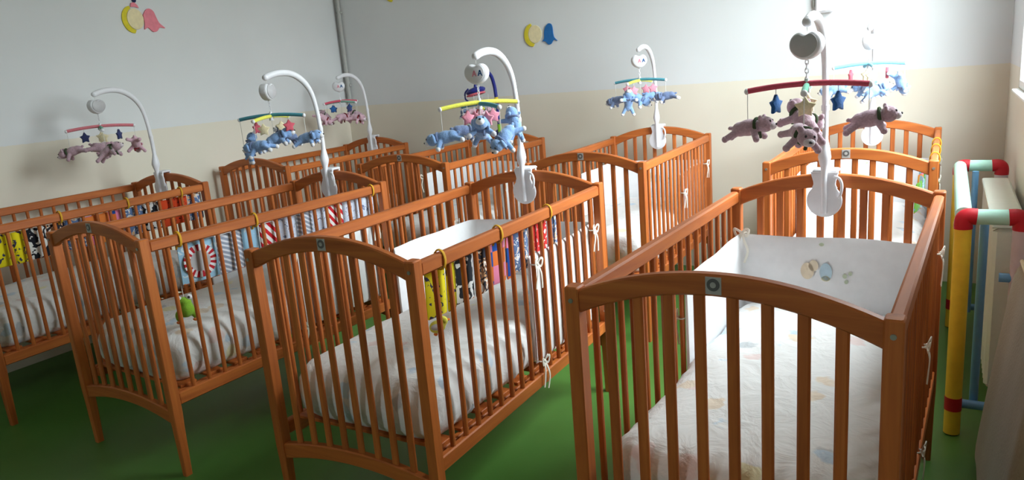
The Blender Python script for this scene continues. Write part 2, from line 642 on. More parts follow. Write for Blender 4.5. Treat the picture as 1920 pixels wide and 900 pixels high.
w = empty('window_2', ((FW[0] + FW[1]) / 2, YF - 0.085, FW[2]))  # unseen opening, added so near crib faces get enough light
tag(w, 'added unseen fill-light window in the wall behind the camera', kind='structure')
ww, hh = FW[1] - FW[0], FW[3] - FW[2]
fr = MB()
for s in (-1, 1):
    fr.box((s * (ww / 2 - 0.025), 0, hh / 2), (0.05, 0.06, hh), 0.004)
    fr.box((0, 0, hh / 2 + s * (hh / 2 - 0.025)), (ww - 0.1, 0.06, 0.05), 0.004)
fr.obj('window_frame', M['white_paint'], w)
MB().box((0, 0, 0), (ww - 0.1, 0.006, hh - 0.1), 0.001).obj('pane', M['glass'], w, (0, 0, hh / 2), smooth=0)

# conduits on the back wall
c1 = empty('conduit', (XL + 0.05, YB - 0.018, 1.27))
tag(c1, 'grey painted conduit running down the far room corner', 'conduit')
MB().tube([(0, 0, 0), (0, 0, ZC - 1.27)], 0.017, 12).obj('pipe', M['conduit'], c1)
for z in (0.15, 0.75, 1.35):
    MB().box((0, 0.006, z), (0.055, 0.022, 0.02), 0.003).obj('pipe_clip', M['conduit'], c1)
c2 = empty('junction_box', (-0.645, YB - 0.02, 1.603))
tag(c2, 'white wall junction box with a thin conduit above the window-side crib', 'junction box')
MB().box((0, -0.002, 0.07), (0.095, 0.042, 0.14), 0.006).obj('box_body', M['white_plastic'], c2)
MB().box((0, -0.026, 0.07), (0.08, 0.006, 0.12), 0.002).obj('cover', M['white_plastic'], c2)
MB().tube([(-0.057, 0.006, 0.04), (-0.057, 0.006, ZC - 1.61)], 0.009, 10).obj('pipe', M['conduit'], c2)

# ------------------------------------------------------------------ cribs
W, L, H = 0.673, 1.30, 0.936
PX, PY = W / 2 - 0.017, L / 2 - 0.02          # post centres
XI = PX - 0.017                                # inner faces of posts


def arch(x, zend, zmid):
    t = x / XI
    return zend + (zmid - zend) * (1 - t * t)


def arch_rail(zt_end, zt_mid, zb_end, zb_mid, th, y):
    secs = []
    n = 20
    for i in range(n + 1):
        x = -XI + 2 * XI * i / n
        t, b = arch(x, zt_end, zt_mid), arch(x, zb_end, zb_mid)
        h, e = th / 2, 0.004
        secs.append([(x, y - h, b + e), (x, y - h + e, b), (x, y + h - e, b), (x, y + h, b + e),
                     (x, y + h, t - e), (x, y + h - e, t), (x, y - h + e, t), (x, y - h, t - e)])
    return MB().loft(secs)


CM = {}
def crib_meshes():
    secs = []
    for z, wx, wy in ((0, 0.024, 0.028), (0.20, 0.030, 0.036), (0.26, 0.034, 0.040), (H - 0.004, 0.034, 0.040), (H, 0.028, 0.034)):
        x, y, e = wx / 2, wy / 2, 0.003
        secs.append([(x, y - e, z), (x - e, y, z), (-x + e, y, z), (-x, y - e, z), (-x, -y + e, z), (-x + e, -y, z), (x - e, -y, z), (x, -y + e, z)])
    CM['post'] = MB().loft(secs).mesh('post', M['wood_z'])
    CM['top'] = arch_rail(0.930, 0.990, 0.876, 0.944, 0.026, 0).mesh('top_rail', M['wood_x'])
    CM['bot'] = arch_rail(0.268, 0.300, 0.213, 0.252, 0.026, 0).mesh('bottom_rail', M['wood_x'])
    for k in range(4):
        x = (k + 0.5) * XI * 2 / 9
        z0, z1 = arch(x, 0.268, 0.300) - 0.012, arch(x, 0.876, 0.944) + 0.012
        CM['slat%d' % k] = MB().box((0, 0, (z0 + z1) / 2), (0.024, 0.013, z1 - z0), 0.004).mesh('end_slat', M['wood_z'])
    CM['srt'] = MB().box((0, 0, 0), (0.027, 2 * PY - 0.040, 0.042), 0.005).mesh('side_rail', M['wood_y'])
    CM['srb'] = MB().box((0, 0, 0), (0.024, 2 * PY - 0.040, 0.048), 0.004).mesh('side_rail', M['wood_y'])
    CM['bar'] = MB().tube([(0, 0, 0.320), (0, 0, 0.895)], 0.0085, 10).mesh('bar', M['wood_z'])
    CM['bed'] = MB().box((0, 0, 0), (0.585, 0.07, 0.012), 0.002).mesh('bed_slat', M['wood_x'])
    CM['batten'] = MB().box((0, 0, 0), (0.022, 2 * PY - 0.08, 0.04), 0.003).mesh('base_batten', M['wood_y'])
    CM['bolt'] = MB().tube([(0, 0, 0), (0, -0.003, 0)], 0.0055, 10).mesh('bolt', M['steel'])
    CM['plate'] = MB().box((0, 0, 0), (0.032, 0.0015, 0.036), 0.0004).mesh('label_plate', M['label_grey'])
    CM['disc'] = MB().tube([(0, 0, 0), (0, -0.0012, 0)], 0.013, 20).mesh('emblem', M['emblem_grey'])
    CM['disc2'] = MB().tube([(0, 0, 0), (0, -0.0012, 0)], 0.006, 16).mesh('emblem', M['label_grey'])


crib_meshes()


def make_crib(loc, deg, label):
    t = empty('baby_crib', (loc[0], loc[1], 0), R(deg))
    tag(t, label, 'crib', 'wooden baby cribs in two rows')
    for sx in (-1, 1):
        for sy in (-1, 1):
            link('post', CM['post'], t, (sx * PX, sy * PY, 0))
            b = link('bolt', CM['bolt'], t, (sx * PX, sy * (PY + 0.020), 0.905), (0, 0, 0 if sy < 0 else math.pi))
        link('side_rail', CM['srt'], t, (sx * PX, 0, 0.905))
        link('side_rail', CM['srb'], t, (sx * PX, 0, 0.310))
        for k in range(16):
            y = -(PY - 0.02) + (k + 1) * 2 * (PY - 0.02) / 17
            link('bar', CM['bar'], t, (sx * PX, y, 0))
        link('base_batten', CM['batten'], t, (sx * 0.289, 0, 0.312))
    for sy in (-1, 1):
        r = link('top_rail', CM['top'], t, (0, sy * PY, 0))
        link('bottom_rail', CM['bot'], t, (0, sy * PY, 0))
        for k in range(8):
            i = k - 3.5
            kk = int(abs(i))
            link('end_slat', CM['slat%d' % kk], t, (i * XI * 2 / 9, sy * PY, 0))
    pl = link('label_plate', CM['plate'], t, (0, -PY - 0.0135, 0.967))
    e = link('emblem', CM['disc'], pl, (0, -0.0006, 0.002))
    link('emblem', CM['disc2'], pl, (0, -0.0018, 0.002))
    for k in range(10):
        link('bed_slat', CM['bed'], t, (0, -0.54 + k * 0.12, 0.338))
    return t


CR = {
    'A': ((-0.353, 2.017), -2.5), 'B': ((-1.555, 2.126), 0.3), 'C': ((-2.759, 2.147), -2.38), 'D': ((-4.034, 2.086), 1.87),
    'E': ((-4.060, 3.996), 0.03), 'F': ((-2.834, 4.056), 1.47), 'G': ((-1.606, 3.998), 1.19), 'H': ((-0.353, 3.954), 0.02)}
WHERE = {
    'A': 'right foreground crib', 'B': 'second front-row crib from the right', 'C': 'third front-row crib from the right',
    'D': 'crib beside the left wall', 'E': 'crib in the far corner', 'F': 'crib under the navy mobile',
    'G': 'middle crib of the back wall', 'H': 'back crib beside the window'}
CLABEL = {
    'A': 'orange-brown wooden crib nearest the camera, at the right foreground',
    'B': 'wooden crib in the front row with the yellow and checked cloth strip',
    'C': 'wooden crib in the front row with the light blue cloth strip',
    'D': 'wooden crib in the front row beside the left wall, cut off by the left edge',
    'E': 'wooden crib in the back row standing in the far room corner',
    'F': 'wooden crib in the back row under the navy mobile',
    'G': 'wooden crib in the middle of the back wall under the teal and yellow mobile',
    'H': 'wooden crib in the back row beside the window, behind the foreground crib'}
for k, (loc, deg) in CR.items():
    make_crib(loc, deg, CLABEL[k])


def crib_pt(k, x, y, z=0.0):
    (cx, cy), deg = CR[k]
    c, s = math.cos(R(deg)), math.sin(R(deg))
    return (cx + x * c - y * s, cy + x * s + y * c, z)


# ------------------------------------------------------------------ mattresses
def mattress_mesh(seed, plump=0.0, wr=0.008):
    hx, hy, z0, z1 = 0.276, 0.578, 0.3445, 0.530
    nx, ny = 26, 50
    rnd = random.Random(seed)
    off = Vector((rnd.uniform(0, 50), rnd.uniform(0, 50), 0))
    v, f = [], []
    prof = [(-0.06, 0.0), (-0.02, 0.0), (-0.002, 0.08), (0.010 + plump, 0.22), (0.014 + plump, 0.40), (0.014 + plump, 0.58), (0.009 + plump * .6, 0.76), (-0.001, 0.90), (-0.020, 1.0)]
    # perimeter ring of a rounded rectangle
    ring = []
    r = 0.07
    def per(n):
        pts = []
        tot = 4 * (hx - r) + 4 * (hy - r) + 2 * math.pi * r
        for i in range(n):
            d = tot * i / n
            segs = [('l', (hx, -(hy - r)), (0, 1), 2 * (hy - r), (1, 0)), ('c', (hx - r, hy - r), 0), ('l', (hx - r, hy), (-1, 0), 2 * (hx - r), (0, 1)),
                    ('c', (-(hx - r), hy - r), 90), ('l', (-hx, hy - r), (0, -1), 2 * (hy - r), (-1, 0)), ('c', (-(hx - r), -(hy - r)), 180),
                    ('l', (-(hx - r), -hy), (1, 0), 2 * (hx - r), (0, -1)), ('c', (hx - r, -(hy - r)), 270)]
            for sg in segs:
                ln = sg[3] if sg[0] == 'l' else math.pi / 2 * r
                if d <= ln:
                    if sg[0] == 'l':
                        pts.append((sg[1][0] + sg[2][0] * d, sg[1][1] + sg[2][1] * d, sg[4][0], sg[4][1]))
                    else:
                        a = R(sg[2]) + d / r
                        pts.append((sg[1][0] + r * math.cos(a), sg[1][1] + r * math.sin(a), math.cos(a), math.sin(a)))
                    break
                d -= ln
        return pts
    NP = 240
    pp = per(NP)
    secs = []
    for o, tz in prof:
        sec = []
        for (x, y, nx_, ny_) in pp:
            n1 = noise.noise(Vector((x * 14, y * 14, tz * 2)) + off)
            n2 = noise.noise(Vector((x * 5, y * 5, 3.1)) + off)
            k = 1 if 0.05 < tz < 0.95 else 0.3
            n4 = noise.noise(Vector((x * 38, y * 38, tz * 1.2)) + off)
            oo = o + k * (wr * n1 * 1.1 + wr * 0.6 * n4 + 0.007 * n2)
            zz = z0 + (z1 - z0) * tz + (0.012 * n2 if tz > 0.1 else 0.0)
            sec.append((x + nx_ * oo, y + ny_ * oo, zz))
        secs.append(sec)
    # domed top: shrink rings inwards
    for s_, dz in ((0.86, 0.010), (0.68, 0.016), (0.48, 0.020), (0.28, 0.022), (0.10, 0.022)):
        sec = []
        for (x, y, nx_, ny_) in pp:
            X, Y = (x - nx_ * 0.018) * s_, (y - ny_ * 0.018) * (1 - (1 - s_) * 0.75) if s_ > 0.2 else y * s_ * 3.0
            n1 = noise.noise(Vector((X * 9, Y * 6, 7)) + off)
            n3 = noise.noise(Vector((X * 22, Y * 10, 1)) + off)
            sec.append((X, Y, z1 + dz + wr * 0.9 * n1 + wr * 0.45 * n3))
        secs.append(sec)
    m = MB()
    m.loft(secs)
    return m.mesh('mattress', M['sheet'], 80)


MLAB = 'white pastel-print sheeted mattress in the '
for i, k in enumerate('ABCDEFGH'):
    (cx, cy), deg = CR[k]
    o = link('mattress', mattress_mesh(i + 1, 0.006 if k in 'BC' else 0.0, 0.012 if k in 'BC' else 0.009), None, (cx, cy, 0), (0, 0, R(deg)))
    tag(o, MLAB + WHERE[k], 'mattress', 'crib mattresses')

# ------------------------------------------------------------------ bumpers
def bow_mesh(seed=0):
    rnd = random.Random(seed)
    m = MB()
    def ribbon(path, w=0.008):
        path = smoothpath(path, 5)
        secs = []
        for i, p in enumerate(path):
            t = (path[min(i + 1, len(path) - 1)] - path[max(i - 1, 0)]).normalized()
            a = Vector((1, 0, 0)).cross(t)
            if a.length < 1e-3: a = Vector((0, 1, 0))
            a.normalize()
            b = t.cross(a) * 0.0012
            a = a * w / 2
            secs.append([p - a - b, p + a - b, p + a + b, p - a + b])
        m.loft(secs)
    j = lambda s: rnd.uniform(-s, s)
    for s in (-1, 1):
        ribbon([(0.004, 0, 0), (0.012, s * 0.014, 0.016 + j(.006)), (0.014, s * 0.026, 0.010 + j(.008)), (0.011, s * 0.018, -0.010), (0.005, 0, -0.001)])
        ribbon([(0.006, 0, 0), (0.013, s * 0.010, -0.030), (0.012, s * 0.018 + j(.006), -0.065), (0.010, s * 0.016 + j(.01), -0.095 + j(.015))])
    m.ell((0.006, 0, 0), (0.006, 0.008, 0.008), nu=10, nv=6)
    # loop around the bar
    m.tube([(0.012 * math.cos(a) - 0.006, 0.012 * math.sin(a), 0) for a in [2 * math.pi * q / 12 for q in range(12)]], 0.0025, 6, closed=True)
    return m.mesh('tie_bow', M['tie'], 60)


BOWS = [bow_mesh(s) for s in range(3)]


def bumper_mesh(seed, y0L=0.03, y0R=0.03, ztop=0.772):
    rnd = random.Random(seed)
    off = Vector((rnd.uniform(0, 30), 0, 0))
    x, y, r = 0.303, 0.598, 0.03
    path = []
    n = 16
    for i in range(n):
        path.append((-x, y0L + (y - r - y0L) * i / n, 1, 0))
    for i in range(5):
        a = math.pi - (math.pi / 2) * i / 4
        path.append((-x + r + r * math.cos(a), y - r + r * math.sin(a), -math.cos(a), -math.sin(a)))
    for i in range(1, n):
        path.append((-x + r + 2 * (x - r) * i / n, y, 0, -1))
    for i in range(5):
        a = math.pi / 2 - (math.pi / 2) * i / 4
        path.append((x - r + r * math.cos(a), y - r + r * math.sin(a), -math.cos(a), -math.sin(a)))
    for i in range(n - 1, -1, -1):
        path.append((x, y0R + (y - r - y0R) * i / n, -1, 0))
    secs = []
    for i, (px, py, nx, ny) in enumerate(path):
        sec = []
        e = 0.5 if i in (0, len(path) - 1) else 1
        for (d, tz) in ((-0.006, 0.04), (-0.0075, 0.3), (-0.0075, 0.7), (-0.006, 0.97), (0.0, 1.0), (0.006, 0.97), (0.011, 0.7), (0.011, 0.35), (0.006, 0.03), (0, 0)):
            wv = 0.004 * noise.noise(Vector((px * 9, py * 9, tz * 3)) + off)
            sag = 0.008 * noise.noise(Vector((px * 5, py * 5, 9)) + off) * tz
            z = 0.365 + (ztop - 0.365) * tz + sag
            dd = (d if d < 0 else d + wv) * e
            sec.append((px + nx * dd, py + ny * dd, z))
        secs.append(sec)
    return MB().loft(secs).mesh('padding', M['bumper'], 70)


def decal(parent, mat, outline, y, th=0.0012, name='print'):
    fr = Matrix(((1, 0, 0, 0), (0, 0, -1, y), (0, 1, 0, 0), (0, 0, 0, 1)))
    return MB().prism(outline, th, frame=fr).obj(name, mat, parent)


def oval(cx, cy, rx, ry, n=20, a0=0):
    return [(cx + rx * math.cos(a0 + 2 * math.pi * i / n), cy + ry * math.sin(a0 + 2 * math.pi * i / n)) for i in range(n)]


for i, k in enumerate('ABCFGH'):
    (cx, cy), deg = CR[k]
    t = empty('crib_bumper', (cx, cy, 0.395), R(deg))
    tag(t, 'white padded bumper round the far half of the ' + WHERE[k], 'crib bumper', 'white crib bumpers')
    link('padding', bumper_mesh(20 + i), t, (0, 0, -0.395))
    for s in (-1, 1):
        ybar = -(PY - 0.02) + 9 * 2 * (PY - 0.02) / 17     # bar nearest the bumper's end
        for z in {'A': (0.635, 0.335), 'G': (0.66, 0.42)}.get(k, (0.745, 0.38)):
            link('tie', BOWS[(i + (z > 0.5)) % 3], t, (s * (PX + 0.010), ybar, z - 0.395), (0, 0, 0 if s > 0 else math.pi))
        link('tie', BOWS[(i + 1) % 3], t, (s * (PX + 0.010), -(PY - 0.02) + 16 * 2 * (PY - 0.02) / 17, 0.36), (0, 0, 0 if s > 0 else math.pi))
    if k == 'A':
        link('tie', BOWS[1], t, (-0.288, 0.585, 0.385), (0, 0, R(-90)))
    if k == 'B':
        link('tie', BOWS[2], t, (PX + 0.022, PY - 0.012, -0.015))
    # the printed picture at the middle of the far side
    yy = 0.598 - 0.0165
    if k in 'AGH':
        b = -0.395
        for mat, ol in ((M['print_beige'], oval(-0.065, 0.655 + b, 0.022, 0.030)), (M['print_beige'], oval(-0.045, 0.675 + b, 0.016, 0.020)),
                        (M['print_blue'], oval(-0.005, 0.655 + b, 0.020, 0.032)), (M['print_yellow'], oval(-0.005, 0.632 + b, 0.014, 0.010)),
                        (M['print_green'], oval(0.055, 0.645 + b, 0.007, 0.008)), (M['print_green'], oval(0.072, 0.655 + b, 0.006, 0.007)),
                        (M['print_green'], oval(0.060, 0.625 + b, 0.006, 0.007)), (M['print_green'], oval(-0.02, 0.752 + b, 0.008, 0.006))):
            decal(t, mat, ol, yy)

# ------------------------------------------------------------------ cloth activity strips hung inside the right-hand rails
def panel_mesh(w, h, mat, seed):
    rnd = random.Random(seed)
    m = MB()
    secs = []
    n = 8
    for i in range(n + 1):
        y = -w / 2 + w * i / n
        e = 0.35 if i in (0, n) else 1
        bow_ = 0.006 * math.sin(math.pi * i / n + rnd.uniform(-.1, .1))
        secs.append([(bow_ + d * e, y, z) for d, z in ((-0.001, -h), (-0.005, -h * .94), (-0.006, -h * .5), (-0.005, -h * .06), (-0.001, 0),
                                                     (0.001, 0), (0.005, -h * .06), (0.006, -h * .5), (0.005, -h * .94), (0.001, -h))])
    m.loft(secs)
    return m.mesh('cloth_panel', mat, 50)


def gold_loop():
    m = MB()
    path = []
    for a in range(16):
        t = 2 * math.pi * a / 16
        path.append((0.020 * math.cos(t) * (1.0 if abs(math.cos(t)) < .9 else .95), 0, 0.029 * math.sin(t)))
    m.tube(path, 0.003, 6, closed=True, flat=1.7)
    m.tube([(-0.015, 0, -0.022), (-0.022, 0.002, -0.040)], 0.0035, 6)
    return m.mesh('ribbon_tie', M['gold_tie'], 60)


GOLD = gold_loop()


def strip(k, y0, panels, ties, label, ztop=0.876, h=0.15, x=0.292):
    base = crib_pt(k, x, y0, ztop)
    t = empty('cloth_activity_strip', base, R(CR[k][1]))
    tag(t, label, 'cloth strip', 'cloth activity strips on crib rails')
    y = 0
    objs = []
    for i, (pn, w) in enumerate(panels):
        o = link('cloth_panel', panel_mesh(w, h, P[pn], i), t, ((0.004 if i % 2 else -0.004) - 0.004, y + w / 2, 0), (0, R(2), R(7 if i % 2 else -7)))
        objs.append(o)
        # orange stitched hem
        MB().tube([(0, -w / 2 + 0.004, 0), (0, w / 2 - 0.004, 0)], 0.0028, 6).obj('hem', M['orange_felt'], o, (0, 0, -h))
        y += w
    for ty in ties:
        link('ribbon_tie', GOLD, t, (PX - x, ty - y0, 0.905 - ztop))
    return t, objs


sB, pB = strip('B', -0.535, [('yellow', .085), ('yellow', .05), ('zebra', .10), ('animal', .10), ('check', .10), ('check', .06), ('bluewhite', .10), ('red', .10), ('red', .05), ('bluewhite', .09)],
               [-0.506, -0.185, 0.166], 'bright cloth strip of yellow, zebra, checked and red panels on a rail')
sC, pC = strip('C', -0.475, [('sky', .155), ('rings', .13), ('sky', .08), ('stripe', .10), ('pale', .10), ('rings', .10), ('pale', .09), ('stripe', .10), ('pale', .12), ('pale', .09)],
               [-0.491, -0.143, 0.55], 'light blue cloth strip with a red and white sunburst panel', h=0.16)
sD, pD = strip('D', -0.56, [('yellow', .12), ('yellow', .06), ('zebra', .10), ('animal', .09), ('bluewhite', .10), ('pinkorange', .14), ('check', .06), ('bluewhite', .13), ('zebra', .10), ('orange', .09), ('orange', .09), ('bluewhite', .10)],
               [-0.221, 0.134, 0.462], 'cloth strip of yellow, pink and orange panels beside the left wall')
sH, pH = strip('H', -0.40, [('green', .12), ('sky', .12), ('pinkorange', .12), ('green', .12), ('sky', .12)],
               [-0.38, -0.1, 0.15], 'green and blue cloth strip inside the crib by the window', ztop=0.80, h=0.13, x=0.270)
# sunburst with a small mirror on the first panel of C
def sunburst(parent, x, z, r):
    fr = Matrix(((0, 0, 1, 0), (1, 0, 0, 0), (0, 1, 0, z), (0, 0, 0, 1)))
    n = 16
    for col, mat in ((0, M['red_foam']), (1, M['white_plush'])):
        m = MB()
        for i in range(col, 2 * n, 2):
            a0, a1 = math.pi * i / n, math.pi * (i + 1) / n
            m.prism([(r * .62 * math.cos(a0), r * .62 * math.sin(a0)), (r * math.cos(a0), r * math.sin(a0)),
                     (r * math.cos(a1), r * math.sin(a1)), (r * .62 * math.cos(a1), r * .62 * math.sin(a1))], 0.02, frame=Matrix.Translation((x, 0, 0)) @ fr)
        m.obj('sunburst_rays', mat, parent)
    MB().prism(oval(0, 0, r * .62, r * .62, 24), 0.021, frame=Matrix.Translation((x, 0, 0)) @ fr).obj('mirror_disc', M['grey_plastic'], parent)


sunburst(pC[0], 0.004, -0.08, 0.066)

# little toys hung from the strips
def hang_toy(name, loc, label, parts, strlen):
    t = empty(name, loc, R(-30))
    tag(t, label, 'toy')
    MB().tube([(0, 0, 0.03), (0.002, 0, 0.03 + strlen)], 0.0015, 6).obj('string', M['cord'], t)
    for nm, mat, els in parts:
        m = MB()
        for c, r in els:
            m.ell(c, r)
        link(nm, remeshed(m, 0.0035, nm, M[mat]) if len(els) > 1 and nm == 'body' else m.mesh(nm, M[mat], 80), t)
    return t


hang_toy('frog_toy', crib_pt('C', 0.25, -0.47, 0.615), 'small green frog toy with orange feet hanging in a crib',
         [('body', 'lime_felt', [((0, 0, 0), (.026, .032, .034)), ((0, -.004, .030), (.024, .030, .020)), ((0, -.03, -.024), (.014, .012, .022)), ((0, .03, -.024), (.014, .012, .022))]),
          ('eyes', 'white_plush', [((0.004, -.020, .046), .012), ((0.004, .020, .046), .012)]),
          ('pupils', 'dark', [((0.013, -.022, .048), .005), ((0.013, .018, .048), .005)]),
          ('feet', 'orange_felt', [((.006, -.03, -.046), (.016, .012, .006)), ((.006, .03, -.046), (.016, .012, .006))])], 0.1)
hang_toy('bird_toy', crib_pt('B', 0.272, -0.49, 0.690), 'small yellow and grey bird toy hanging below the yellow cloth panel',
         [('body', 'yellow_bar', [((0, 0, 0), (.02, .026, .02)), ((0, .02, .014), (.015, .015, .015))]),
          ('wing', 'grey_plastic', [((0.012, -.006, .004), (.012, .020, .010))]),
          ('beak', 'orange_felt', [((0, .036, .014), (.004, .007, .004))]), ('feet', 'orange_felt', [((0, -.008, -.022), (.008, .006, .005)), ((0, .010, -.022), (.008, .006, .005))])], 0.05)

# ------------------------------------------------------------------ mobiles
def plush_parts(kind):
    """one plush animal lying belly-down, head towards +x, hung at the origin by its back"""
    m = MB()
    m.ell((0, 0, -0.034), (.046, .030, .030))
    m.ell((-.03, 0, -.036), (.030, .028, .027))
    for s in (-1, 1):
        for a, b in (((.022, s * .020, -.045), (.034, s * .046, -.070)), ((-.042, s * .018, -.045), (-.072, s * .034, -.060))):
            a, b = Vector(a), Vector(b)
            for q in range(5):
                m.ell(a.lerp(b, q / 4), .0135 - .002 * (q / 4), nu=10, nv=7)
    hd = (.058, 0, -.030)
    m.ell(hd, (.029, .030, .028))
    m.ell((.040, 0, -.032), (.02, .022, .02))
    if kind == 'bear':
        for s in (-1, 1):
            m.ell((.050, s * .024, -.006), (.008, .012, .012), nu=10, nv=7)
    else:
        for s in (-1, 1):
            m.ell((.046, s * .030, -.028), (.010, .010, .024), nu=10, nv=7)
    m.ell((-.066, 0, -.028), (.010, .008, .008), nu=10, nv=7)
    out = {'body': m}
    out['muzzle'] = MB().ell((.082, 0, -.038), (.014, .018, .014))
    e = MB()
    for s in (-1, 1):
        e.ell((.080, s * .013, -.020), (.004, .004, .005), nu=8, nv=6)
    e.ell((.096, 0, -.034), (.004, .006, .004), nu=8, nv=6)
    out['face'] = e
    out['paw'] = MB().ell((0, 0, 0), (.0115, .012, .012), nu=10, nv=7)
    sc = MB()
    sc.tube([(.030 + .003 * math.cos(a), .027 * math.cos(a), -.032 + .026 * math.sin(a)) for a in [2 * math.pi * q / 14 for q in range(14)]], .006, 8, closed=True)
    sc.box((.034, .010, -.064), (.008, .010, .028), .002)
    out['scarf'] = sc
    return out


PL = {}
for kind, col, paw, scarf in (('bear', 'mauve', 'mauve', 'scarf_green'), ('bear', 'pink_plush', 'pink_plush', 'scarf_red'),
                              ('pup', 'blue_plush', 'white_plush', 'slate_plush'), ('pup', 'slate_plush', 'white_plush', 'slate_plush')):
    pp = plush_parts(kind)
    d = {'body': remeshed(pp['body'], 0.0034, 'plush_body', M[col])}
    d['muzzle'] = pp['muzzle'].mesh('muzzle', M['white_plush' if kind == 'pup' else 'pale_plush'], 80)
    d['face'] = pp['face'].mesh('face', M['dark'], 80)
    d['paw'] = pp['paw'].mesh('paw', M[paw], 80)
    d['scarf'] = pp['scarf'].mesh('scarf', M[scarf], 60)
    PL[col] = d


def plush(parent, col, loc, yaw, pitch=0, roll=0, sc=1.0):
    d = PL[col]
    o = link('plush_animal', d['body'], parent, loc, (R(roll), R(pitch), R(yaw)))
    o.scale = (sc, sc, sc)
    for k in ('muzzle', 'face', 'scarf'):
        link(k, d[k], o)
    for s in (-1, 1):
        link('paw', d['paw'], o, (.036, s * .049, -.074))
        link('paw', d['paw'], o, (-.078, s * .037, -.063))
    return o


def heart(w, h, n=40):
    out = []
    for i in range(n):
        t = 2 * math.pi * i / n
        x = 16 * math.sin(t) ** 3
        y = 13 * math.cos(t) - 5 * math.cos(2 * t) - 2 * math.cos(3 * t) - math.cos(4 * t)
        # blend with an ellipse to get the plump, blunt heart of the music boxes
        ex, ey = 15.5 * math.sin(t), 13.5 * math.cos(t) - 1.0 - (4.6 * math.exp(-(min(t, 2 * math.pi - t) / 0.36) ** 2))
        out.append(((0.08 * x + 0.92 * ex) / 32 * w, (0.08 * y + 0.92 * ey) / 28 * h))
    return list(reversed(out))


def star(r, n=5, k=0.5):
    return [((r if i % 2 == 0 else r * k) * math.sin(math.pi * i / n), (r if i % 2 == 0 else r * k) * math.cos(math.pi * i / n)) for i in range(2 * n)]


FRONT = Matrix(((1, 0, 0, 0), (0, 0, -1, 0), (0, 1, 0, 0), (0, 0, 0, 1)))   # outline plane -> local xz, facing -y
A_STROKE = [[(-.5, -.5), (-.25, -.5), (.12, .5), (-.12, .5)], [(.5, -.5), (.25, -.5), (-.12, .5), (.12, .5)], [(-.3, -.22), (.3, -.22), (.3, -.04), (-.3, -.04)]]

YC, ZC0 = 0.598, 0.850      # clamp plate centre line in crib coordinates
MM = {}


def violin(n=16):
    right = [(0.044, 0.150), (0.041, 0.135), (0.036, 0.118), (0.035, 0.108), (0.040, 0.095)]
    c, r = (0.0, 0.052), 0.0565
    a0 = math.asin((0.095 - 0.052) / r) if abs((0.095 - 0.052) / r) <= 1 else 0.7
    pts = list(right)
    for i in range(n + 1):
        a = a0 - 0.05 - (a0 - 0.05 + math.pi / 2) * i / n
        pts.append((r * math.cos(a), c[1] + r * math.sin(a)))
    left = [(-x, z) for x, z in reversed(pts[:-1])]
    return pts + left


